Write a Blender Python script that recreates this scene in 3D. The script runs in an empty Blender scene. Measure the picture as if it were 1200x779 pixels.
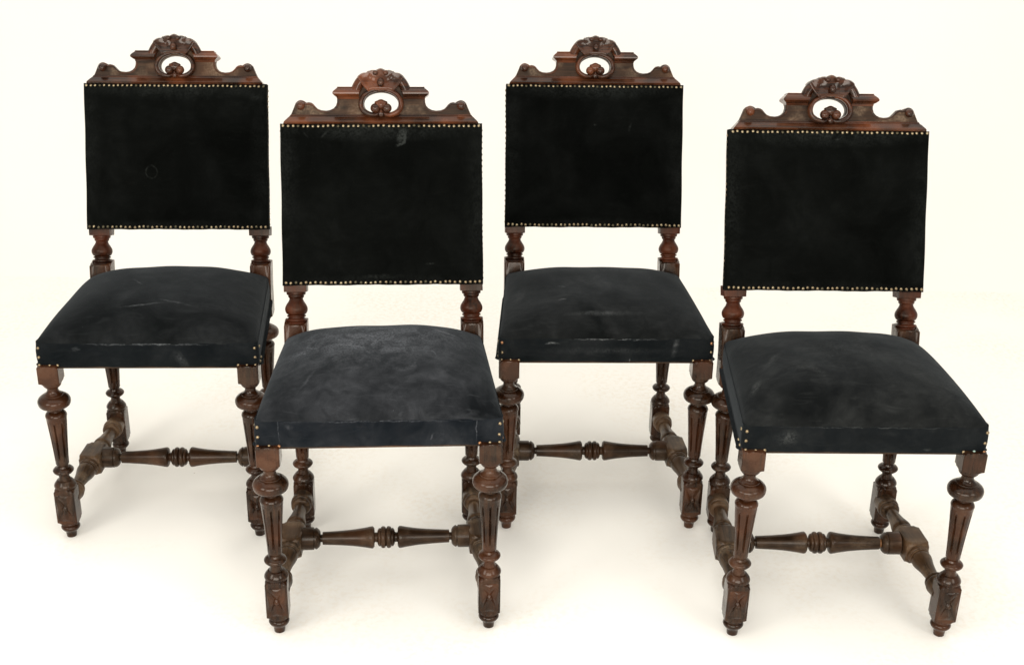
import bpy, bmesh, math, random
from mathutils import Vector, Matrix
R = math.radians
rng = random.Random(7)
scene = bpy.context.scene
C = scene.collection

# ------------------------------------------------------------------ camera
cam_d = bpy.data.cameras.new('camera')
cam_o = bpy.data.objects.new('camera', cam_d); C.objects.link(cam_o)
cam_d.sensor_width = 36.0
cam_d.lens = 1554.12 / 1200 * 36
cam_d.shift_x = 4.69 / 1200
cam_d.clip_start = .05; cam_d.clip_end = 100
cam_o.matrix_world = Matrix.Translation((0, 0, 1.6243)) @ Matrix.Rotation(R(90 - 23.219), 4, 'X') @ Matrix.Rotation(R(.9345), 4, 'Z')
scene.camera = cam_o

# ------------------------------------------------------------------ studio light
w = bpy.data.worlds.new('World'); scene.world = w; w.use_nodes = True
w.node_tree.nodes['Background'].inputs[0].default_value = (1, .975, .925, 1)
w.node_tree.nodes['Background'].inputs[1].default_value = .64
def softbox(name, loc, target, sx, sy, power, col=(1, .965, .90)):
    d = bpy.data.lights.new(name, 'AREA'); d.shape = 'RECTANGLE'; d.size = sx; d.size_y = sy
    d.energy = power; d.color = col
    o = bpy.data.objects.new(name, d); C.objects.link(o); o.location = loc
    o.rotation_euler = (Vector(target) - Vector(loc)).to_track_quat('-Z', 'Y').to_euler()
    return o
softbox('overhead_softbox', (0, 2.6, 3.4), (0, 2.9, 0), 5.0, 3.6, 62)
softbox('left_softbox', (-2.4, .2, 1.9), (-.1, 2.8, .4), 1.1, 1.3, 34)
softbox('front_softbox', (-.15, -.5, 1.35), (0, 2.8, .25), 2.4, 1.2, 78)
softbox('right_softbox', (2.4, .0, 2.0), (.2, 2.8, .4), 1.0, 1.2, 24)
scene.view_settings.view_transform = 'Standard'
scene.view_settings.look = 'None'
scene.view_settings.gamma = 1
scene.view_settings.exposure = 0.10

# ------------------------------------------------------------------ materials
class NT:
    def __init__(s, name):
        s.m = bpy.data.materials.new(name); s.m.use_nodes = True
        s.t = s.m.node_tree; s.n = s.t.nodes; s.l = s.t.links
        s.b = s.n['Principled BSDF']
    def new(s, typ, **kw):
        n = s.n.new(typ)
        for k, v in kw.items(): setattr(n, k, v)
        return n
    def link(s, a, b): s.l.new(a, b)
    def math(s, op, a, b=None, c=None, clamp=False):
        n = s.new('ShaderNodeMath', operation=op, use_clamp=clamp)
        for i, v in enumerate((a, b, c)):
            if v is None: continue
            if isinstance(v, (int, float)): n.inputs[i].default_value = v
            else: s.link(v, n.inputs[i])
        return n.outputs[0]
    def noise(s, vec, scale, detail=4, rough=.55, dist=0):
        n = s.new('ShaderNodeTexNoise'); n.inputs['Scale'].default_value = scale
        n.inputs['Detail'].default_value = detail; n.inputs['Roughness'].default_value = rough
        n.inputs['Distortion'].default_value = dist
        s.link(vec, n.inputs['Vector']); return n.outputs['Fac']
    def mapr(s, v, a, b, c, d):
        n = s.new('ShaderNodeMapRange'); s.link(v, n.inputs[0])
        for i, x in enumerate((a, b, c, d)): n.inputs[i + 1].default_value = x
        return n.outputs[0]
    def mix(s, f, a, b):
        n = s.new('ShaderNodeMix', data_type='RGBA')
        if isinstance(f, (int, float)): n.inputs[0].default_value = f
        else: s.link(f, n.inputs[0])
        for i, v in ((6, a), (7, b)):
            if isinstance(v, tuple): n.inputs[i].default_value = (*v, 1)
            else: s.link(v, n.inputs[i])
        return n.outputs[2]
    def objvec(s, scale=(1, 1, 1), rnd=True):
        tc = s.new('ShaderNodeTexCoord'); v = tc.outputs['Object']
        if rnd:
            oi = s.new('ShaderNodeObjectInfo')
            k = s.math('MULTIPLY', oi.outputs['Random'], 13.0)
            a = s.new('ShaderNodeVectorMath', operation='ADD'); s.link(v, a.inputs[0]); s.link(k, a.inputs[1]); v = a.outputs[0]
        mp = s.new('ShaderNodeMapping'); mp.inputs['Scale'].default_value = scale
        s.link(v, mp.inputs['Vector']); return mp.outputs[0]
    def bump(s, h, strength, dist):
        n = s.new('ShaderNodeBump'); n.inputs['Strength'].default_value = strength; n.inputs['Distance'].default_value = dist
        s.link(h, n.inputs['Height']); s.link(n.outputs[0], s.b.inputs['Normal'])

def wood(name, dark, mid, red, axis='Z', rough=(.24, .5), dust=.12, bump=.25, dustcol=(.20, .15, .10), coat=.26):
    s = NT(name)
    dark, mid, red = (tuple(a * b for a, b in zip(c, (.84, .80, .76))) for c in (dark, mid, red))
    sc = {'Z': (1, 1, .06), 'X': (.06, 1, 1), 'Y': (1, .06, 1)}[axis]
    v = s.objvec(sc); v1 = s.objvec()
    grain = s.noise(v, 150, 6, .65, .4)
    pores = s.noise(v, 330, 2, .5)
    blot = s.noise(v1, 9, 2, .5)
    blot2 = s.noise(v1, 26, 2, .5)
    c = s.mix(s.mapr(grain, .40, .62, 0, 1), dark, mid)
    c = s.mix(s.mapr(blot, .48, .62, 0, .85), c, red)
    c = s.mix(s.mapr(blot2, .40, .60, .4, 0), c, tuple(x * .55 for x in dark))
    c = s.mix(s.mapr(pores, .60, .72, 0, .5), c, tuple(x * .35 for x in dark))
    sp = s.noise(v1, 230, 2, .5)
    d = s.math('MULTIPLY', s.mapr(blot2, .48, .72, 0, 1), s.mapr(sp, .4, .65, .3, 1))
    # settled dust lies on upward faces of the wood
    c = s.mix(s.math('MULTIPLY', d, dust * 2.2, clamp=True), c, dustcol)
    s.link(c, s.b.inputs['Base Color'])
    s.link(s.math('ADD', s.mapr(blot2, .3, .7, rough[0], rough[1]), s.mapr(sp, .3, .7, -.03, .04)), s.b.inputs['Roughness'])
    h = s.math('ADD', s.math('MULTIPLY', grain, .35), s.math('MULTIPLY', blot2, 1.2))
    h = s.math('SUBTRACT', h, s.mapr(pores, .58, .70, 0, .18))
    s.bump(h, bump, .0012)
    s.b.inputs['Specular IOR Level'].default_value = .18
    s.b.inputs['Specular Tint'].default_value = (1, .88, .76, 1)
    s.b.inputs['Coat Weight'].default_value = coat; s.b.inputs['Coat Roughness'].default_value = .09; s.b.inputs['Coat IOR'].default_value = 1.4
    return s.m

M = {}
M['leg'] = wood('polished_leg_wood', (.012, .0052, .0025), (.038, .0152, .0063), (.066, .0225, .0088), rough=(.15, .36), dust=.05, bump=.14)
M['post'] = wood('red_post_wood', (.010, .0038, .0022), (.042, .0125, .0052), (.085, .021, .0080), rough=(.26, .46), dust=.03, coat=.0, bump=.14)
M['stretch_x'] = wood('stretcher_wood_across', (.016, .0082, .0040), (.044, .0220, .0100), (.066, .0275, .0115), 'X', (.28, .5), .09, .16, coat=.15)
M['stretch_y'] = wood('stretcher_wood_along', (.022, .0122, .0060), (.088, .0500, .0250), (.105, .0570, .0275), 'Y', (.3, .52), .26, .16, coat=.1)
M['crest'] = wood('carved_crest_wood', (.015, .0055, .0028), (.072, .0230, .0088), (.150, .043, .0150), 'X', (.16, .36), .035, .2, (.20, .13, .08), coat=.45)
M['ground'] = wood('punched_ground_wood', (.014, .0070, .0042), (.048, .0240, .0130), (.075, .034, .0165), 'X', (.32, .55), .30, .8, (.17, .12, .08), coat=0)
M['pale'] = wood('bare_tenon_wood', (.22, .10, .04), (.42, .22, .10), (.45, .2, .08), 'X', (.5, .7), .1)

def metal(name, col, rough, grime=.5):
    s = NT(name); v = s.objvec()
    n = s.noise(v, 300, 3)
    s.link(s.mix(s.mapr(n, .45, .65, 0, grime), col, tuple(x * .3 for x in col)), s.b.inputs['Base Color'])
    s.b.inputs['Metallic'].default_value = 1; s.b.inputs['Roughness'].default_value = rough
    return s.m
M['brass'] = metal('aged_brass', (.33, .265, .165), .28)
M['bronze'] = metal('bronzed_brass', (.27, .205, .125), .36)
M['copper'] = metal('coppery_brass', (.36, .18, .09), .4)
M['dull'] = metal('tarnished_brass', (.11, .095, .06), .5)
M['verdigris'] = metal('verdigris_brass', (.36, .48, .42), .6)

def fabric(name, base, dustcol, amount, marks, pile=1.0, scale=1.0, seed=0.0, sheen=.09, streak=.5, spec=.05):
    """dark velvet; marks = worn or chalky patches: (kind, centre, rot, size, strength) in the part's own coordinates"""
    s = NT(name)
    tc = s.new('ShaderNodeTexCoord'); P = tc.outputs['Object']
    off = s.new('ShaderNodeMapping'); off.inputs['Location'].default_value = (seed, seed * .7, seed * .3); s.link(P, off.inputs['Vector']); Q = off.outputs[0]
    big = s.noise(Q, 7 * scale, 4, .6, .6)
    mid = s.noise(Q, 26 * scale, 5, .62, .8)
    fine = s.noise(Q, 900, 2, .6)
    fuzz = s.noise(Q, 260, 3, .6)
    st = s.new('ShaderNodeMapping'); st.inputs['Scale'].default_value = (.25, 1, 1); st.inputs['Rotation'].default_value = (0, 0, .7 + seed); s.link(Q, st.inputs['Vector'])
    strk = s.noise(st.outputs[0], 60, 4, .6, 1.2)
    a = s.math('MULTIPLY', s.mapr(big, .36, .68, 0, 1), amount)
    a = s.math('MULTIPLY', a, s.mapr(mid, .32, .68, .4, 1.35))
    a = s.math('ADD', a, s.math('MULTIPLY', s.mapr(strk, .56, .72, 0, .8), amount * streak))
    total = a
    for kind, cen, rot, size, stg in marks:
        mp = s.new('ShaderNodeMapping', vector_type='TEXTURE')
        mp.inputs['Location'].default_value = cen; mp.inputs['Rotation'].default_value = rot; mp.inputs['Scale'].default_value = size
        # wobble
        wv = s.new('ShaderNodeTexNoise'); wv.inputs['Scale'].default_value = 45; s.link(P, wv.inputs['Vector'])
        sb = s.new('ShaderNodeVectorMath', operation='SUBTRACT'); s.link(wv.outputs['Color'], sb.inputs[0]); sb.inputs[1].default_value = (.5, .5, .5)
        ma = s.new('ShaderNodeVectorMath', operation='MULTIPLY_ADD'); s.link(sb.outputs[0], ma.inputs[0]); ma.inputs[1].default_value = (.010,) * 3; s.link(P, ma.inputs[2])
        s.link(ma.outputs[0], mp.inputs['Vector'])
        ln = s.new('ShaderNodeVectorMath', operation='LENGTH'); s.link(mp.outputs[0], ln.inputs[0]); L = ln.outputs['Value']
        if kind == 'spot':
            mk = s.mapr(L, 0, 1, 1, 0)
        elif kind == 'ring':
            mk = s.mapr(s.math('ABSOLUTE', s.math('SUBTRACT', L, .8)), 0, .16, 1, 0)
        else:  # crescent: ring kept on one side
            sx = s.new('ShaderNodeSeparateXYZ'); s.link(mp.outputs[0], sx.inputs[0])
            mk = s.mapr(s.math('ABSOLUTE', s.math('SUBTRACT', L, .8)), 0, .2, 1, 0)
            mk = s.math('MULTIPLY', mk, s.mapr(sx.outputs[0], .1, .6, 0, 1))
        mk = s.math('MULTIPLY', s.math('MULTIPLY', mk, s.math('MULTIPLY', s.mapr(fuzz, .36, .58, .15, 1), s.mapr(mid, .35, .6, .3, 1.2))), stg * 1.25)
        total = s.math('ADD', total, mk)
    # lint
    vo = s.new('ShaderNodeTexVoronoi'); vo.inputs['Scale'].default_value = 55; s.link(Q, vo.inputs['Vector'])
    sel = s.new('ShaderNodeSeparateColor'); s.link(vo.outputs['Color'], sel.inputs[0])
    lint = s.math('MULTIPLY', s.mapr(vo.outputs['Distance'], .035, .055, 1, 0), s.math('GREATER_THAN', sel.outputs[0], .93))
    total = s.math('ADD', total, s.math('MULTIPLY', lint, .35), clamp=True)
    base_v = s.mix(s.mapr(mid, .35, .65, 0, 1), base, tuple(x * .72 for x in base))
    c = s.mix(total, base_v, dustcol)
    c = s.mix(s.mapr(fine, .35, .7, 0, .35), c, tuple(x * .4 for x in base))
    s.link(c, s.b.inputs['Base Color'])
    s.b.inputs['Roughness'].default_value = .92
    s.b.inputs['Specular IOR Level'].default_value = spec
    s.b.inputs['Sheen Weight'].default_value = sheen
    s.b.inputs['Sheen Roughness'].default_value = .45
    s.b.inputs['Sheen Tint'].default_value = (.55, .62, .68, 1)
    h = s.math('ADD', s.math('MULTIPLY', fine, .5), s.math('MULTIPLY', mid, 1.2))
    s.bump(h, .35 * pile, .0015)
    return s.m

def plain(name, col, rough, scuff=1):
    s = NT(name); v = s.objvec((1, 1, 1), False)
    n = s.noise(v, 2.2, 5); f = s.noise(v, 60, 3)
    c = s.mix(s.mapr(n, .35, .7, 0, .12), col, tuple(x * y for x, y in zip(col, (.97, .95, .92))))
    ff = s.noise(v, 75, 4, .65)
    c = s.mix(s.math('MULTIPLY', s.mapr(s.noise(v, 1.7, 4, .6), .46, .66, 0, .5 * scuff), s.mapr(ff, .46, .62, 0, 1)), c, (.80, .72, .60))
    vo = s.new('ShaderNodeTexVoronoi'); vo.inputs['Scale'].default_value = 13; s.link(v, vo.inputs['Vector'])
    sel = s.new('ShaderNodeSeparateColor'); s.link(vo.outputs['Color'], sel.inputs[0])
    c = s.mix(s.math('MULTIPLY', s.mapr(vo.outputs['Distance'], .018, .034, .5 * scuff, 0), s.math('GREATER_THAN', sel.outputs[0], .86)), c, (.34, .27, .18))
    s.bump(s.noise(v, 240, 3), .12, .001)
    s.link(c, s.b.inputs['Base Color']); s.b.inputs['Roughness'].default_value = rough
    s.b.inputs['Specular IOR Level'].default_value = .2
    return s.m
M['paper'] = plain('white_studio_paper', (.93, .908, .855), .75)
M['wall'] = plain('white_backdrop_paper', (.93, .908, .86), .75, 0)

# ------------------------------------------------------------------ helpers
def finish(bm, name, mat=None, smooth=True, angle=38, recalc=True):
    if recalc: bmesh.ops.recalc_face_normals(bm, faces=bm.faces)
    me = bpy.data.meshes.new(name); bm.to_mesh(me); bm.free()
    if mat: me.materials.append(mat)
    if smooth:
        me.shade_smooth(); me.set_sharp_from_angle(angle=R(angle))
    return me
def obj(name, me, parent=None, loc=(0, 0, 0), rot=(0, 0, 0), mat=None):
    o = bpy.data.objects.new(name, me); C.objects.link(o)
    if parent: o.parent = parent
    o.location = loc; o.rotation_euler = rot
    if mat:
        o.material_slots[0].link = 'OBJECT'; o.material_slots[0].material = mat
    return o

def turned(bm, prof, n=64, axis='Z', flutes=None, mtx=None):
    """prof: (z, R, h) radius limited by a square of half width h (None = round). A turned and squared leg."""
    rings = []
    for z, Rr, h in prof:
        ring = []
        for k in range(n):
            th = 2 * math.pi * k / n + (math.pi / n if False else 0)
            r = Rr
            if h: r = min(r, h / max(abs(math.cos(th)), abs(math.sin(th))))
            if flutes and flutes[0] < z < flutes[1]:
                t = min((z - flutes[0]), (flutes[1] - z)) / .006
                t = min(1, t) ** .5
                nf = flutes[2]
                d = ((th * nf / (2 * math.pi)) + .5) % 1 - .5     # -.5...5 across one flute pitch
                u = d * (2 * math.pi / nf) * Rr / flutes[3]
                if abs(u) < 1: r -= flutes[4] * t * math.sqrt(1 - u * u)
            x, y = r * math.cos(th), r * math.sin(th)
            p = {'Z': (x, y, z), 'X': (z, x, y), 'Y': (x, z, y)}[axis]
            p = Vector(p)
            if mtx: p = mtx @ p
            ring.append(bm.verts.new(p))
        rings.append(ring)
    for a, b in zip(rings, rings[1:]):
        for k in range(n):
            bm.faces.new((a[k], a[(k + 1) % n], b[(k + 1) % n], b[k]))
    bm.faces.new(rings[0]); bm.faces.new(list(reversed(rings[-1])))

def smooth_prof(pts, step=.0018):
    """fill a hand-set (z, r) list with rounded steps"""
    out = []
    for i in range(len(pts) - 1):
        z0, r0, h0 = pts[i]; z1, r1, h1 = pts[i + 1]
        out.append((z0, r0, h0))
    out.append(pts[-1]); return out

def torus_pts(z0, z1, r0, rmax, k=6):
    """convex bead between z0 and z1"""
    res = []
    for i in range(k + 1):
        a = math.pi * i / k
        res.append(((z0 + z1) / 2 - (z1 - z0) / 2 * math.cos(a), r0 + (rmax - r0) * math.sin(a) ** .8, None))
    return res
def spline(pts, k=5):
    """Catmull-Rom through (z, r)"""
    out = []
    P = [pts[0]] + list(pts) + [pts[-1]]
    for i in range(1, len(P) - 2):
        for j in range(k):
            t = j / k; a, b, c, d = P[i - 1], P[i], P[i + 1], P[i + 2]
            out.append(tuple(.5 * ((2 * b[q]) + (-a[q] + c[q]) * t + (2 * a[q] - 5 * b[q] + 4 * c[q] - d[q]) * t * t + (-a[q] + 3 * b[q] - 3 * c[q] + d[q]) * t ** 3) for q in range(len(b))))
    out.append(tuple(pts[-1])); return out
def sp(pts, k=4): return [(z, r, None) for z, r in spline(pts, k)]

def square_block(z0, z1, h, sh=.007, r_in=None):
    """turned shoulders into a square block"""
    r0 = h * .98
    big = h * 1.36
    return [(z0, r0, h), (z0 + sh * .35, h * 1.14, h), (z0 + sh, big, h)] + \
           [(z0 + sh + (z1 - z0 - 2 * sh) * i / 4, big, h) for i in range(1, 4)] + \
           [(z1 - sh, big, h), (z1 - sh * .35, h * 1.14, h), (z1, r0, h)]

FL = (.198, .292, 8, .0019, .0040)
def foot_profile():
    p = [(0, .0095, None), (.001, .0108, None), (.0115, .0120, None)]
    p += sp([(.0135, .0124), (.0160, .0142), (.0190, .0175), (.0245, .0207), (.0292, .0196), (.0325, .0162)], 3)
    p += torus_pts(.0330, .0385, .0165, .0195, 5)
    p += square_block(.0392, .1262, .0220, .0055)
    p += sp([(.1272, .0215), (.1300, .0238), (.1345, .0236), (.140, .0205), (.145, .0165)], 3)
    p += [(.1458, .0135, None), (.153, .0112, None), (.1580, .0108, None)]
    p += sp([(.1600, .0125), (.164, .0195), (.1696, .0225), (.1745, .019), (.1775, .0135)], 4)
    return p
def taper_profile(z0, z1, r0, r1, cuts=26):
    p = [(z0 - .004, .0118, None), (z0, .0128, None), (z0 + .001, r0, None)]
    for i in range(1, cuts + 1):
        t = i / cuts
        p.append((z0 + .001 + (z1 - z0 - .001) * t, r0 + (r1 - r0) * t ** 1.25, None))
    return p
def leg_profile(rear=False):
    d = -.006 if rear else 0
    p = foot_profile()
    p += taper_profile(.185, .302 + d, .0142, .0222)
    p += sp([(.3035 + d, .0228), (.3065 + d, .0228), (.311 + d, .0205), (.3145 + d, .0162)], 3)
    p += [(.3155 + d, .0130, None), (.319 + d, .0118, None), (.3225 + d, .0122, None)]
    p += sp([(.3240 + d, .0150), (.3256 + d, .0250), (.3300 + d, .0322), (.3365 + d, .0346), (.3425 + d, .0344), (.3475 + d, .0316), (.3512 + d, .0272), (.3535 + d, .0232)], 4)
    p += [(.3537 + d, .0208, None), (.3560 + d, .0204, None)]
    p += sp([(.3568 + d, .0184), (.361 + d, .0140), (.3670 + d, .0117), (.3730 + d, .0122)], 3)
    p += sp([(.3748 + d, .0165), (.3785 + d, .0192), (.3845 + d, .0205)], 3)
    return p

MESH = {}
def build_meshes():
    bm = bmesh.new()
    p = leg_profile() + square_block(.3850, .4290, .0224, .0035)
    turned(bm, p, 128, flutes=FL)
    MESH['leg_front'] = finish(bm, 'front_leg', M['leg'])
    bm = bmesh.new()
    p = leg_profile(True)
    sq = square_block(.3795, .5100, .0245, .0035)
    turned(bm, p + sq, 128, flutes=(FL[0], FL[1] - .006, *FL[2:]))
    # lean the squared post back above the seat
    for v in bm.verts:
        if v.co.z > .42: v.co.y += max(0, v.co.z - .44) * .22
    MESH['leg_rear'] = finish(bm, 'rear_leg', M['leg'])
    # carved panel on the lower block: a saltire of petals round a button
    bm = bmesh.new(); N = 30; hw, hh = .0192, .0340; g = {}
    for i in range(N + 1):
        for j in range(N + 1):
            u, v = 2 * i / N - 1, 2 * j / N - 1
            rr = math.hypot(u * hw, v * hh)
            diag = abs(abs(u) - abs(v)) / 1.414
            mx = max(abs(u), abs(v))
            ht = .0002 + .0066 * min(1, diag / .40) * (1 - mx ** 4)
            if rr < .0056: ht = .0014 + .0042 * math.sqrt(max(0, 1 - (rr / .0056) ** 2))
            edge = max(abs(u), abs(v))
            if edge > .98: ht = -.0010
            g[i, j] = bm.verts.new((u * hw, -ht, v * hh))
    for i in range(N):
        for j in range(N): bm.faces.new((g[i, j], g[i + 1, j], g[i + 1, j + 1], g[i, j + 1]))
    MESH['carving'] = finish(bm, 'lozenge_carving', M['leg'], angle=28)
    # upper baluster post (own frame, z along the rake), z = 0 at the top of the squared post
    bm = bmesh.new()
    p = [(-.004, .021, None)]
    p += torus_pts(.0005, .0068, .0185, .0235, 5)
    p += [(.0075, .0175, None), (.0095, .0172, None)]
    p += torus_pts(.0100, .0145, .0172, .0205, 5)
    p += sp([(.0150, .0175), (.0175, .0212), (.0235, .0240), (.0305, .0238), (.0375, .0205), (.0445, .0160), (.050, .0142)], 4)
    p += sp([(.0505, .0150), (.053, .0168), (.056, .0172)], 3)
    p += [(.0570, .0170, None), (.0582, .0200, None), (.0615, .0206, None), (.0635, .0204, None)]
    p += [(.0640, .0220, .0243), (.0650, .0333, .0243), (.0790, .0340, .0243), (.086, .0340, .0243)]
    turned(bm, p, 64)
    MESH['post'] = finish(bm, 'back_post', M['post'])
    # cross stretcher
    half = []
    half += [(0, .0190, None)]
    half += torus_pts(.0006, .0112, .0185, .0236, 7)
    half += sp([(.0116, .0192), (.0138, .0196), (.0160, .0184), (.0178, .0155)], 3)
    half += [(.0190, .0108, None), (.0235, .0104, None), (.0245, .0112, None)]
    half += sp([(.0250, .0198), (.0280, .0232), (.0330, .0234), (.045, .0212), (.070, .0178), (.10, .0154), (.1352, .0138)], 4)
    half += [(.1358, .0085, None), (.1400, .0082, None)]
    half += sp([(.1404, .0150), (.1430, .0190), (.1475, .0226), (.1505, .0232)], 3)
    half += [(.1512, .0214, None), (.1535, .0214, None), (.1540, .0240, None), (.1600, .0243, None), (.1800, .0243, None)]
    full = [(-z, r, h) for z, r, h in reversed(half[1:])] + half
    bm = bmesh.new(); turned(bm, full, 48, 'X'); MESH['cross'] = finish(bm, 'cross_stretcher', M['stretch_x'])
    # side stretcher
    half = [(0, .0333, .0245), (.018, .0333, .0245), (.0290, .0333, .0245), (.0350, .0285, .0245), (.0385, .0235, .0245)]
    half += torus_pts(.0392, .0480, .0195, .0228, 5)
    half += torus_pts(.0486, .0530, .0190, .0208, 4)
    half += [(.0536, .0165, None), (.0560, .0160, None)]
    half += sp([(.0565, .0190), (.0610, .0212), (.070, .0205), (.09, .0165), (.112, .0140), (.1290, .0132)], 4)
    half += [(.1295, .0130, None), (.1335, .0128, None)]
    half += sp([(.1340, .0170), (.1370, .0205), (.1410, .0218), (.1440, .0212)], 3)
    half += [(.1446, .0190, None), (.1465, .0190, None)]
    half += sp([(.1470, .0215), (.1500, .0235), (.1560, .0238), (.1620, .0225)], 3) + [(.184, .0222, None)]
    full = [(-z, r, h) for z, r, h in reversed(half[1:])] + half
    bm = bmesh.new(); turned(bm, full, 48, 'Y')
    MESH['side'] = finish(bm, 'side_stretcher', M['stretch_y'])
    bm = bmesh.new(); turned(bm, [(0, .0092, None), (.0044, .0092, None)], 24, 'X')
    MESH['tenon'] = finish(bm, 'tenon', M['pale'])
    # tack: domed nail head
    bm = bmesh.new()
    rings = []
    for i in range(4):
        a = math.pi / 2 * i / 4
        rings.append([bm.verts.new((.0035 * math.cos(a) * math.cos(q * math.pi / 6), -.0026 * math.sin(a), .0035 * math.cos(a) * math.sin(q * math.pi / 6))) for q in range(12)])
    top = bm.verts.new((0, -.0026, 0))
    for a, b in zip(rings, rings[1:]):
        for q in range(12): bm.faces.new((a[q], a[(q + 1) % 12], b[(q + 1) % 12], b[q]))
    for q in range(12): bm.faces.new((rings[-1][q], rings[-1][(q + 1) % 12], top))
    MESH['tack'] = finish(bm, 'tack', M['brass'])
build_meshes()
for key, (x0, x1, y0, y1) in (('rail_front', (-.196, .196, -.2085, -.186)), ('rail_back', (-.168, .168, .176, .184))):
    bm = bmesh.new(); vs = [bm.verts.new(p) for z in (.4192, .440) for p in ((x0, y0, z), (x1, y0, z), (x1, y1, z), (x0, y1, z))]
    for f in ((0, 1, 2, 3), (4, 5, 6, 7), (0, 1, 5, 4), (1, 2, 6, 5), (2, 3, 7, 6), (3, 0, 4, 7)): bm.faces.new([vs[k] for k in f])
    MESH[key] = finish(bm, 'seat_rail', M['stretch_x'], False)

# ------------------------------------------------------------------ upholstery
ZB, ZT = .4236, .4788
def seat_hw(y):            # half width of the seat at depth y
    t = (y + .2114) / .40
    return .2350 - .026 * max(0, min(1, t))
def border_mesh(seed, name):
    """boxed band round the seat, with folded corners and a slack lower hem"""
    r = random.Random(seed)
    bm = bmesh.new()
    path = []
    rad = .011
    def corner(cx, cy, a0, a1, k=6):
        for i in range(k + 1):
            a = R(a0 + (a1 - a0) * i / k); path.append((cx + rad * math.cos(a), cy + rad * math.sin(a)))
    F, B = -.2114, .186
    corner(-.2350 + rad, F + rad, 180, 270)
    for i in range(1, 30): path.append((-.2350 + rad + (.470 - 2 * rad) * i / 30, F))
    corner(.2350 - rad, F + rad, 270, 360)
    for i in range(1, 20): t = i / 20; y = F + rad + (B - F - 2 * rad) * t; path.append((seat_hw(y), y))
    hb = seat_hw(B); corner(hb - rad, B - rad, 0, 90)
    for i in range(1, 20): path.append((hb - rad - (2 * hb - 2 * rad) * i / 20, B))
    corner(-hb + rad, B - rad, 90, 180)
    for i in range(1, 20): t = 1 - i / 20; y = F + rad + (B - F - 2 * rad) * t; path.append((-seat_hw(y), y))
    n = len(path); rings = []
    rows = [(-.0005, -.008), (-.0005, -.0012), (.0015, 0), (.010, .0012), (.022, .0020), (.036, .0018), (.048, .0008), (.0540, -.0004), (.0552, -.0030)]
    ph = r.random() * 6
    for dz, o in rows:
        ring = []
        for i, (x, y) in enumerate(path):
            L = math.hypot(x, y) or 1
            ox = oy = 0
            if abs(y - F) < .012: oy = -o
            if y > B - .012: oy = o
            if abs(abs(x) - seat_hw(y)) < .012: ox = math.copysign(o if dz < .04 else o * .35, x)
            wob = .0007 * math.sin(x * 60 + ph) + .0005 * math.sin(x * 131 + y * 90 + ph * 2)
            ring.append(bm.verts.new((x + ox, y + oy - wob * (y < 0), ZB + dz + (wob * 1.2 if dz < .005 else wob * .15))))
        rings.append(ring)
    for a, b in zip(rings, rings[1:]):
        for i in range(n): bm.faces.new((a[i], a[(i + 1) % n], b[(i + 1) % n], b[i]))
    bm.faces.new(rings[0])
    return finish(bm, name, M['paper'], angle=50)
def seat_mesh(seed, H, name, dents=()):
    bm = bmesh.new(); N = 72; g = {}
    F, B = -.2114, .186
    r = random.Random(seed); ph = [r.random() * 6 for _ in range(6)]
    for i in range(N + 1):
        for j in range(N + 1):
            u = math.sin((i / N - .5) * math.pi) * .55 + (2 * i / N - 1) * .45
            v = math.sin((j / N - .5) * math.pi) * .55 + (2 * j / N - 1) * .45
            # rounded-square plan
            y = (F + B) / 2 + v * (B - F) / 2
            x = u * seat_hw(y)
            cu, cv = abs(u), abs(v)
            if cu > .94 and cv > .93:
                k = ((cu - .94) / .06) * ((cv - .93) / .07)
                x *= 1 - .012 * k; y -= math.copysign(.0028 * k, v)
            fu = (1 - cu ** 3.0) ** .56
            fv = (1 - cv ** (2.9 if v > 0 else 2.8)) ** (.64 if v > 0 else .54)
            z = ZT - .0004 + H * fu * fv
            z += .0016 * math.sin(x * 22 + ph[0]) * math.sin(y * 19 + ph[1]) * fu * fv + .0008 * math.sin(x * 57 + y * 31 + ph[2]) * fu * fv
            # slight drawn-in furrows near the front seam
            z -= .0012 * (1 - fv) * math.sin(x * 95 + ph[3]) * fu * (v < 0)
            for dx, dy, dr, dd in dents:
                q = ((x - dx) ** 2 + (y - dy) ** 2) / dr ** 2
                z -= dd * math.exp(-q)
            if cu > .999: z = ZT - .006; x += math.copysign(.0006, x)
            if v < -.999: z = ZT - .0032; y += .0007
            g[i, j] = bm.verts.new((x, y, z))
    for i in range(N):
        for j in range(N): bm.faces.new((g[i, j], g[i + 1, j], g[i + 1, j + 1], g[i, j + 1]))
    return finish(bm, name, M['paper'], angle=80)

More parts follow.
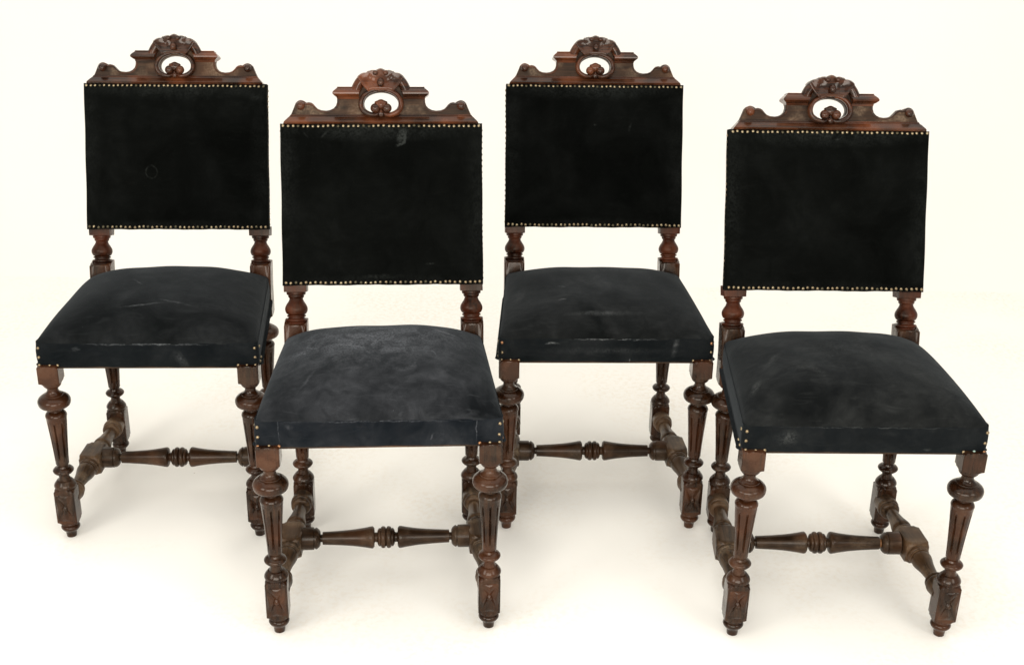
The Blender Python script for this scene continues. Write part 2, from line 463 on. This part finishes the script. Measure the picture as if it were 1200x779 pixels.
BH, BW0, BW1, BT = .3418, .2139, .2133, .034
def back_mesh(seed, name):
    """upholstered back slab: own frame, x across, z up the rake, -y the front"""
    r = random.Random(seed); ph = [r.random() * 6 for _ in range(6)]
    bm = bmesh.new(); NX, NZ = 60, 56; g = {}
    def prm(k, n):
        t = 2 * k / n - 1
        return math.copysign(1 - (1 - abs(t)) ** 1.35, t)
    for side in (0, 1):
        for i in range(NX + 1):
            for j in range(NZ + 1):
                u, v = prm(i, NX), prm(j, NZ)
                hw = BW0 + (BW1 - BW0) * (v + 1) / 2
                x = u * hw; z = BH / 2 * (1 + v)
                x -= .0004 * (1 - v * v) * (u ** 5)          # drawn-in sides
                z += .0005 * math.sin(x * 48 + ph[0]) * (v ** 6) + .0003 * math.sin(x * 150 + ph[1]) * (v ** 8)
                x += .0004 * math.sin(z * 45 + ph[2]) * u ** 6
                e = (1 - abs(u) ** 10) * (1 - abs(v) ** 10)
                if side == 0:
                    y = .0035 - .0065 * e ** .5 + .0006 * math.sin(x * 20 + ph[3]) * math.sin(z * 17 + ph[4]) * e
                    y -= .0012 * e
                else: y = BT - .0035 + .0035 * e ** .5
                g[side, i, j] = bm.verts.new((x, y, z))
    for side in (0, 1):
        for i in range(NX):
            for j in range(NZ): bm.faces.new((g[side, i, j], g[side, i + 1, j], g[side, i + 1, j + 1], g[side, i, j + 1]))
    for i in range(NX):
        for j in (0, NZ): bm.faces.new((g[0, i, j], g[0, i + 1, j], g[1, i + 1, j], g[1, i, j]))
    for j in range(NZ):
        for i in (0, NX): bm.faces.new((g[0, i, j], g[0, i, j + 1], g[1, i, j + 1], g[1, i, j]))
    return finish(bm, name, M['paper'], angle=40)

# ------------------------------------------------------------------ crest
S = .000455
def crest_curve():
    half = [(450, 0), (446, 7), (436, 15), (426, 27), (416, 42), (408, 60), (401, 77), (395, 92), (386, 101), (373, 105), (358, 102), (346, 94), (334, 96), (321, 93), (309, 80), (295, 66), (277, 59),
            (255, 57), (236, 60), (220, 68), (209, 80), (204, 96), (203, 122), (203, 150), (150, 158), (120, 170), (108, 195), (60, 220), (0, 226)]
    pts = [(x * S, y * S) for x, y in half]
    pts = pts + [(-x, y) for x, y in reversed(pts[:-1])]
    cu = bpy.data.curves.new('crest', 'CURVE'); cu.dimensions = '2D'; cu.fill_mode = 'BOTH'
    cu.extrude = .0085; cu.bevel_depth = .0016; cu.bevel_resolution = 2; cu.offset = -.0014
    def spl(P):
        s = cu.splines.new('POLY'); s.points.add(len(P) - 1)
        for q, (x, y) in zip(s.points, P): q.co = (x, y, 0, 1)
        s.use_cyclic_u = True
    spl(pts)
    spl([(80 * S * math.cos(a * math.pi / 24), (90 + 53 * math.sin(a * math.pi / 24)) * S) for a in range(48)])
    o = bpy.data.objects.new('crest_tmp', cu); C.objects.link(o)
    bpy.context.view_layer.update()
    dg = bpy.context.evaluated_depsgraph_get()
    me = bpy.data.meshes.new_from_object(o.evaluated_get(dg)); me.name = 'crest_rail'
    bpy.data.objects.remove(o)
    me.transform(Matrix.Translation((0, .014, 0)) @ Matrix.Rotation(R(90), 4, 'X'))
    me.materials.clear(); me.materials.append(M['ground'])
    me.shade_smooth(); me.set_sharp_from_angle(angle=R(40))
    return me
def loft_boxes(levels, name, mat, bev=0, mirror=False):
    """levels: (h, x0, x1, yf, yb)"""
    bm = bmesh.new(); rings = []
    for h, x0, x1, yf, yb in levels:
        if mirror: x0, x1 = -x1, -x0
        rings.append([bm.verts.new(p) for p in ((x0, yf, h), (x1, yf, h), (x1, yb, h), (x0, yb, h))])
    for a, b in zip(rings, rings[1:]):
        for k in range(4): bm.faces.new((a[k], a[(k + 1) % 4], b[(k + 1) % 4], b[k]))
    bm.faces.new(rings[0]); bm.faces.new(rings[-1])
    return finish(bm, name, mat, angle=32)
def tube(path, name, mat, flat=1.0, n=12, ycen=0.0):
    """path: (x, h, radius) in crest plane; flat squashes depth"""
    bm = bmesh.new(); rings = []
    m = len(path)
    for i, (x, h, r) in enumerate(path):
        a = path[max(0, i - 1)]; b = path[min(m - 1, i + 1)]
        tx, th = b[0] - a[0], b[1] - a[1]; L = math.hypot(tx, th) or 1; nx, nh = -th / L, tx / L
        rings.append([bm.verts.new((x + nx * r * math.cos(q), ycen - r * flat * math.sin(q), h + nh * r * math.cos(q))) for q in [2 * math.pi * k / n for k in range(n)]])
    for a, b in zip(rings, rings[1:]):
        for k in range(n): bm.faces.new((a[k], a[(k + 1) % n], b[(k + 1) % n], b[k]))
    bm.faces.new(rings[0]); bm.faces.new(rings[-1])
    return finish(bm, name, mat, angle=60)
def ball(name, mat, r, flat=.8, ribs=0, sx=1, sz=1, wedge=0):
    bm = bmesh.new(); bmesh.ops.create_uvsphere(bm, u_segments=28, v_segments=16, radius=1)
    for v in bm.verts:
        x, y, z = v.co
        k = 1.0
        if ribs:
            a = math.atan2(x, z + 1.1); k = 1 - .13 * (.5 - .5 * math.cos(a * ribs * 2))
        wx = 1 + wedge * z
        v.co = (x * r * sx * k * wx, y * r * flat * k, z * r * sz * k)
    return finish(bm, name, mat, angle=70)
def keystone():
    """fan-shaped carved cap over the opening, scalloped on top"""
    bm = bmesh.new(); NR, NT_ = 26, 64; g = {}; bk = {}
    for i in range(NR + 1):
        for j in range(NT_ + 1):
            t = i / NR; a = 40 + 100 * j / NT_; d = (a - 90) / 50
            ain = 42 + 96 * j / NT_
            th = R(ain * (1 - t) + (47.5 + 85 * j / NT_) * t)
            ro = 153 + 6.0 * abs(math.cos(d * math.pi * 2.5)) ** .8 + 8 * abs(d) ** 3 + 4 * (1 - abs(d)) ** 3
            ri = 62 + 15 * abs(d) ** 1.6
            # inner edge follows the oval opening
            rr = ri + (ro - ri) * t
            x = rr * math.cos(th); h = 90 + rr * math.sin(th) - (3 if abs(d) < .5 else 0)
            y = -.0120 - .0050 * math.cos(min(1, t * 1.9) * math.pi / 2) * 0
            y -= .0035 * math.exp(-((t - .12) / .13) ** 2)                # rolled inner lip
            y += .0034 * math.exp(-((abs(d) - .52) / .20) ** 2) * math.exp(-((t - .58) / .24) ** 2)   # hollows either side of the button
            y -= .0008 * abs(math.cos(d * math.pi * 2.5)) * max(0, t - .70) / .30   # scalloped lobes
            y -= .0018 * math.exp(-((abs(d) - .95) / .05) ** 2)
            y += .007 * max(0, t - .93) / .07
            g[i, j] = bm.verts.new((x * S, y, h * S)); bk[i, j] = bm.verts.new((x * S, .020, h * S))
    for G in (g, bk):
        for i in range(NR):
            for j in range(NT_): bm.faces.new((G[i, j], G[i + 1, j], G[i + 1, j + 1], G[i, j + 1]))
    for i in range(NR):
        for j in (0, NT_): bm.faces.new((g[i, j], g[i + 1, j], bk[i + 1, j], bk[i, j]))
    for j in range(NT_):
        for i in (0, NR): bm.faces.new((g[i, j], g[i, j + 1], bk[i, j + 1], bk[i, j]))
    return finish(bm, 'keystone', M['crest'], angle=45)
CR = {}
CR['rail'] = crest_curve()
CR['key'] = keystone()
# base moulding along the foot of the crest
def base_mould():
    prof = [(-.002, .452, -.0055), (.001, .450, -.0090), (.0030, .447, -.0098), (.0125, .428, -.0015), (.0130, .427, .0010), (.0152, .422, .0016), (.0160, .421, .0000), (.0175, .418, .0006), (.0185, .416, .0052)]
    return loft_boxes([(h, -x / S * S * 1000 * .000455, x * 1000 * .000455, yf, .030) for h, x, yf in prof], 'base_moulding', M['crest'])
CR['base'] = base_mould()
for sgn, nm in ((1, 'R'), (-1, 'L')):
    lv = [(.0500, .046, .0925, .0030, .028), (.0545, .046, .0935, .0000, .028), (.0562, .046, .0965, -.0070, .030), (.0600, .046, .1012, -.0120, .032), (.0630, .046, .1015, -.0125, .032),
          (.0660, .044, .0995, -.0112, .032), (.0700, .042, .0955, -.0070, .030), (.0730, .040, .0920, -.0035, .028), (.0738, .040, .0920, -.0042, .028), (.0752, .040, .0915, -.0040, .028)]
    CR['cornice' + nm] = loft_boxes(lv, 'cornice', M['crest'], mirror=sgn < 0)
    # moulded arm sweeping from the cornice up to the keystone
    arc = []
    for i in range(17):
        a = R(21 + 29 * i / 16)
        rr = 129 + 9 * i / 16
        arc.append((sgn * rr * math.cos(a) * S, (91 + rr * math.sin(a)) * S, (.0105 + .0006 * i / 16)))
    CR['arm' + nm] = tube(arc, 'moulded_arm', M['crest'], 1.15, 16, ycen=.002)
    # C scroll round the opening, curling in at the foot
    pth = [(20, 152, 8), (52, 144, 10), (76, 128, 11), (90, 106, 12), (93, 84, 12.5), (87, 63, 13), (71, 48, 13.5), (51, 39, 13), (30, 37, 11), (14, 43, 8), (8, 54, 7), (10, 68, 6), (18, 76, 5)]
    pp = spline([(x * sgn * S, h * S, r * S) for x, h, r in pth], 5)
    CR['scroll' + nm] = tube(pp, 'scroll', M['crest'], 1.7, 14, ycen=-.001)
    # raised rim following the swept shoulder
    pth = [(392, 88, 4), (384, 95, 6), (372, 98, 8), (358, 95, 7), (344, 88, 5), (330, 89, 5), (318, 85, 5), (306, 73, 4), (291, 60, 3.5), (270, 52, 3.5), (236, 53, 3.5), (214, 64, 3.5), (200, 84, 3.5), (197, 118, 3)]
    pp = spline([(x * sgn * S, h * S, r * S) for x, h, r in pth], 4)
    CR['rim' + nm] = tube(pp, 'carved_rim', M['crest'], 1.3, 10, ycen=.0045)
CR['button'] = ball('button', M['crest'], .0088, .9, sx=.88, sz=1.06)
CR['bead'] = ball('bead', M['crest'], .0056, .9)
CR['volute'] = ball('volute', M['crest'], .0102, .95)
CR['knob'] = ball('knob', M['crest'], .0092, 1.0)
CR['shell'] = ball('shell', M['crest'], .0122, .8, ribs=6, sx=1.1, sz=.92, wedge=.35)
CR['drop'] = ball('drop', M['crest'], .0062, .7, ribs=4, sx=.9, sz=1.35, wedge=-.3)

# ------------------------------------------------------------------ chairs
RAKE = R(-18.2)
def tack(parent, loc, rot, r, kind=None):
    if kind is None:
        q = r.random(); kind = 'brass' if q < .80 else ('dull' if q < .92 else 'copper')
    o = obj('tack', MESH['tack'], parent, loc, rot, M[kind])
    return o
def make_chair(name, label, loc, yaw, P):
    root = bpy.data.objects.new(name, None); C.objects.link(root)
    root.location = loc; root.rotation_euler = (0, 0, yaw)
    root['label'] = label; root['category'] = 'chair'; root['group'] = 'matching carved side chairs on the white studio floor'
    r = random.Random(P['seed'])
    lean = P.get('lean', 0)
    shift = lean * .33
    # front legs hang from the seat, so a small lean keeps their tops in place
    for sx in (-1, 1):
        o = obj('leg', MESH['leg_front'], root, (sx * .2122 + lean * .42, -.2020, 0), (0, -lean, 0))
        obj('lozenge_carving', MESH['carving'], o, (0, -.0219, .0827))
    for sx in (-1, 1):
        obj('leg', MESH['leg_rear'], root, (sx * .1900, .1905, 0))
        obj('back_post', MESH['post'], root, (sx * .1890, .1905 + .0150, .5085), (RAKE, 0, 0))
    for sx in (-1, 1):
        o = obj('side_stretcher', MESH['side'], root, (sx * .2010 + lean * .36, -.006, .0905), (0, 0, 0))
        o.rotation_euler = (0, 0, sx * -.055)
        o.rotation_euler[2] = sx * .056
    cs = obj('cross_stretcher', MESH['cross'], root, (lean * .36 - P.get('gap', 0) * .5, -.003, .0915))
    if P.get('gap'):
        cs.scale = ((.354 - P['gap']) / .354, 1, 1)
        t = obj('tenon', MESH['tenon'], cs, (.1357, 0, 0)); t['label'] = 'bare pale wood where the stretcher has pulled out'
    # seat frame and upholstery
    obj('seat_rail', MESH['rail_front'], root); obj('seat_rail', MESH['rail_back'], root)
    seat = obj('seat_cushion', seat_mesh(P['seed'], P['H'], 'seat_cushion', P.get('dents', ())), root, mat=P['seat_mat'])
    bord = obj('seat_border', border_mesh(P['seed'] + 50, 'seat_border'), seat, mat=P['border_mat'])
    zs = [.4278, .4470, .4680]
    tk = P.get('tacks', {})
    idx = 0
    for sx in (-1, 1):
        for (x, z) in [(.2290, zs[0] + .0005), (.2288, zs[1]), (.2292, zs[2]), (.2095, zs[0]), (.1905, zs[0] - .0002)]:
            kind = tk.get(idx, 'bronze' if r.random() < .85 else 'copper')
            y = -.2114 - .0016
            tack(bord, (sx * (x + r.uniform(-.0012, .0012)), y, z + r.uniform(-.001, .001)), (r.uniform(-.1, .1), 0, 0), r, kind); idx += 1
        for (yy, z) in ((-.192, zs[0]), (-.170, zs[0]), (-.194, zs[2] - .004)):
            x = seat_hw(yy) + .0016
            tack(bord, (sx * x, yy, z), (0, 0, sx * math.pi / 2), r)
    # back
    bk = obj('backrest', back_mesh(P['seed'] + 9, 'backrest'), root, (0, .1938, .5957), (RAKE, 0, 0), mat=P['back_mat'])
    n = 40
    for i in range(n):
        x = -.2065 + .413 * i / (n - 1)
        tack(bk, (x + r.uniform(-.0009, .0009), -.0018, BH - .0052 + r.uniform(-.0008, .0008)), (-.55 + r.uniform(-.15, .1), 0, r.uniform(-.1, .1)), r, 'brass' if r.random() < .84 else 'dull')
        tack(bk, (x + r.uniform(-.0010, .0010), -.0018, .0058 + r.uniform(-.0010, .0010)), (.25 + r.uniform(-.1, .1), 0, r.uniform(-.1, .1)), r, r.choice(('brass', 'bronze', 'bronze', 'bronze', 'dull')))
    for sx in (-1, 1):
        for i in range(26):
            z = .012 + (BH - .026) * i / 25
            tack(bk, (sx * (BW0 - .0010 - .0010 * (1 - (2 * z / BH - 1) ** 2)), .022 + r.uniform(-.001, .001), z + r.uniform(-.001, .001)), (0, 0, sx * math.pi / 2), r, r.choice(('dull', 'bronze')))
    # crest
    cr = obj('crest_rail', CR['rail'], root, Vector((0, .1938, .5957)) + Matrix.Rotation(RAKE, 3, 'X') @ Vector((0, .004, BH + .001)), (RAKE, 0, 0))
    cr.scale = (1, 1, P.get('crest', 1.0))
    obj('base_moulding', CR['base'], cr); obj('keystone', CR['key'], cr)
    for q, sx in (('R', 1), ('L', -1)):
        obj('cornice', CR['cornice' + q], cr); obj('moulded_arm', CR['arm' + q], cr)
        obj('scroll', CR['scroll' + q], cr); obj('carved_rim', CR['rim' + q], cr)
        obj('volute', CR['volute'], cr, (sx * 27 * S, -.006, 67 * S)); obj('knob', CR['knob'], cr, (sx * 372 * S, -.001, 79 * S))
        obj('bead', CR['bead'], cr, (sx * 24 * S, -.0190, 226 * S))
    obj('button', CR['button'], cr, (0, -.0180, 183 * S))
    obj('shell', CR['shell'], cr, (0, -.004, 84 * S)); obj('drop', CR['drop'], cr, (0, -.008, 44 * S))
    return root

BASE_B = (.0012, .0015, .0012); DUST_B = (.024, .0265, .0245)
def mats(k, seat_base, dust, amt, smarks, bmarks, fmarks, seed):
    return dict(seat_mat=fabric(k + '_seat_velvet', tuple(x * .55 for x in seat_base), dust, amt, smarks, seed=seed),
                border_mat=fabric(k + '_border_velvet', tuple(x * y for x, y in zip(seat_base, (.60, .68, .78))), dust, amt * .5, fmarks, seed=seed + 3, scale=1.4),
                back_mat=fabric(k + '_back_velvet', BASE_B, DUST_B, .12, [('spot', (0, 0, .345), Z0, (.26, .1, .045), .5), ('spot', (-.21, 0, .2), Z0, (.04, .1, .2), .22), ('spot', (.21, 0, .16), Z0, (.04, .1, .2), .2), ('spot', (0, 0, -.005), Z0, (.24, .1, .03), .3)] + bmarks, seed=seed + 5, sheen=0, spec=.035, streak=.35))
Z0 = (0, 0, 0)
chairs = [
 ('side_chair', 'dark velvet chair at the far left, faint pale ring mark on its backrest',
  (-.7790, 2.7909, 0), R(2.53),
  dict(seed=1, H=.065, **mats('far_left', (.0052, .0066, .0069), (.09, .096, .10), .15, [
      ('spot', (-.02, -.13, .52), (0, 0, .15), (.06, .004, .1), .5), ('spot', (.05, -.12, .52), (0, 0, -.3), (.05, .004, .1), .45), ('spot', (-.05, -.02, .54), (0, 0, -.9), (.03, .003, .1), .6),
      ('spot', (.06, .09, .53), (0, 0, .9), (.04, .004, .1), .4)],
      [('ring', (-.058, 0, .135), Z0, (.016, .1, .019), .5), ('spot', (.19, 0, .31), (0, .2, 0), (.02, .1, .012), .3)],
      [('spot', (0, -.21, .4765), Z0, (.15, .05, .0035), .8), ('spot', (.07, -.21, .44), (0, -.5, 0), (.012, .05, .03), .25), ('spot', (-.15, -.21, .466), Z0, (.012, .05, .006), .35)], 1.3))),
 ('side_chair', 'chair with the dusty grey, scuffed velvet seat and a pale smudge high on its back',
  (-.2552, 2.4504, 0), R(3.81),
  dict(seed=2, H=.070, tacks={4: 'copper'}, **mats('front_left', (.0082, .0100, .0118), (.104, .109, .120), .30, [('spot', (-.01, .055, .53), (0, 0, .2), (.26, .19, .5), .56), 
      ('crescent', (.04, -.08, .53), (0, 0, -1.2), (.050, .034, .2), .3), ('spot', (.03, -.05, .53), (0, 0, .4), (.05, .03, .2), .2), ('spot', (-.03, .01, .54), (0, 0, .1), (.10, .07, .2), .28), ('spot', (-.06, -.02, .54), (0, 0, -.35), (.06, .004, .2), .5),
      ('spot', (-.05, .10, .54), (0, 0, .3), (.05, .018, .2), .5), ('spot', (.13, .07, .53), (0, 0, -.4), (.04, .006, .2), .7), ('spot', (-.14, -.14, .5), (0, 0, 1.1), (.04, .004, .2), .3),
      ('crescent', (.10, -.05, .53), (0, 0, .2), (.012, .02, .2), .4), ('spot', (-.15, -.02, .52), (0, 0, 1.0), (.05, .03, .2), .3)],
      [('spot', (.043, 0, .314), (0, .4, 0), (.012, .1, .018), 1.1), ('crescent', (.036, 0, .312), (0, .5, 0), (.017, .1, .022), 1.5), ('spot', (-.16, 0, .318), (0, .8, 0), (.012, .1, .003), .6), ('spot', (-.12, 0, .318), (0, -.6, 0), (.012, .1, .003), .6), ('spot', (.10, 0, .045), Z0, (.012, .1, .003), .5), ('spot', (0, 0, .018), Z0, (.06, .1, .006), .5)],
      [('spot', (0, -.21, .4765), Z0, (.2, .05, .0028), .35), ('spot', (.185, -.21, .455), (0, .1, 0), (.0015, .05, .03), .6), ('spot', (-.19, -.21, .46), (0, 0, 0), (.0015, .05, .03), .4), ('spot', (.1, -.21, .445), (0, .5, 0), (.003, .05, .01), .5), ('spot', (-.17, -.21, .468), (0, 0, 0), (.01, .05, .006), .2)], 7.1))),
 ('side_chair', 'black velvet chair set back between the two nearer chairs, chalky line on its front seam',
  (.2088, 2.8566, 0), R(1.86),
  dict(seed=3, H=.053, tacks={2: 'copper'}, **mats('back_centre', (.0058, .0071, .0070), (.09, .094, .095), .16, [
      ('spot', (-.02, 0, .52), (0, 0, 0), (.10, .05, .2), .12), ('spot', (0, -.16, .51), (0, 0, 0), (.10, .010, .2), .3), ('spot', (-.09, -.03, .53), (0, 0, -.5), (.010, .003, .2), .8), ('spot', (-.09, -.10, .52), (0, 0, .1), (.012, .003, .2), .8), ('spot', (-.19, -.05, .49), (0, 0, 1.3), (.06, .02, .2), .25)],
      [('spot', (.085, 0, .24), (0, .4, 0), (.004, .1, .011), .6), ('spot', (0, 0, .245), Z0, (.004, .1, .003), .9)],
      [('spot', (.02, -.21, .4768), Z0, (.11, .05, .0028), .9), ('spot', (-.12, -.21, .467), Z0, (.02, .05, .003), .8), ('spot', (.15, -.21, .46), (0, .2, 0), (.008, .05, .03), .5), ('spot', (.05, -.21, .428), (0, .2, 0), (.002, .05, .006), .9), ('spot', (0, -.21, .45), Z0, (.2, .05, .01), .12)], 12.7))),
 ('side_chair', 'dark velvet chair at the far right, bare wood showing where its cross stretcher loosened',
  (.6807, 2.4566, 0), R(1.08),
  dict(seed=4, H=.070, lean=-.012, gap=.006, tacks={8: 'verdigris'}, **mats('far_right', (.0064, .0076, .0078), (.08, .084, .082), .22, [
      ('crescent', (-.11, -.13, .51), (0, 0, 1.2), (.06, .05, .2), .15), ('spot', (-.15, -.03, .52), (0, 0, .9), (.05, .012, .2), .3), ('spot', (.02, .13, .53), (0, 0, -.08), (.10, .004, .2), .4), ('spot', (.0, 0, .54), (0, 0, .3), (.11, .06, .2), .15), ('spot', (.19, .0, .50), Z0, (.008, .003, .2), 1.0), ('spot', (-.2, -.12, .48), (0, 0, 1), (.03, .01, .2), .4)],
      [('spot', (.015, 0, .322), Z0, (.007, .1, .003), .7)],
      [('spot', (0, -.21, .4768), Z0, (.2, .05, .0020), .4), ('spot', (-.15, -.21, .455), Z0, (.03, .05, .02), .3), ('spot', (.12, -.21, .432), Z0, (.01, .05, .004), .5)], 21.9))),
]
for nm, lb, lc, yw, P in chairs: make_chair(nm, lb, lc, yw, P)

# ------------------------------------------------------------------ studio sweep
def sweep():
    bm = bmesh.new(); prof = [(-3.0, 0)]
    prof += [(y, 0) for y in (0, 2, 4.2)]
    rad = 1.6
    prof2 = [(4.2 + rad * math.sin(R(a)), rad - rad * math.cos(R(a))) for a in range(0, 91, 5)] + [(4.2 + rad, 5.0)]
    def strip(P, name, mt):
        b = bmesh.new(); rows = []
        for y, z in P: rows.append([b.verts.new((x, y, z)) for x in (-6, -3, 0, 3, 6)])
        for a, c in zip(rows, rows[1:]):
            for k in range(4): b.faces.new((a[k], a[k + 1], c[k + 1], c[k]))
        return finish(b, name, mt, True, 60, False)
    o = obj('floor', strip(prof, 'floor', M['paper'])); o['kind'] = 'structure'
    o = obj('backdrop', strip(prof2, 'backdrop', M['wall'])); o['kind'] = 'structure'
    bm.free()
sweep()
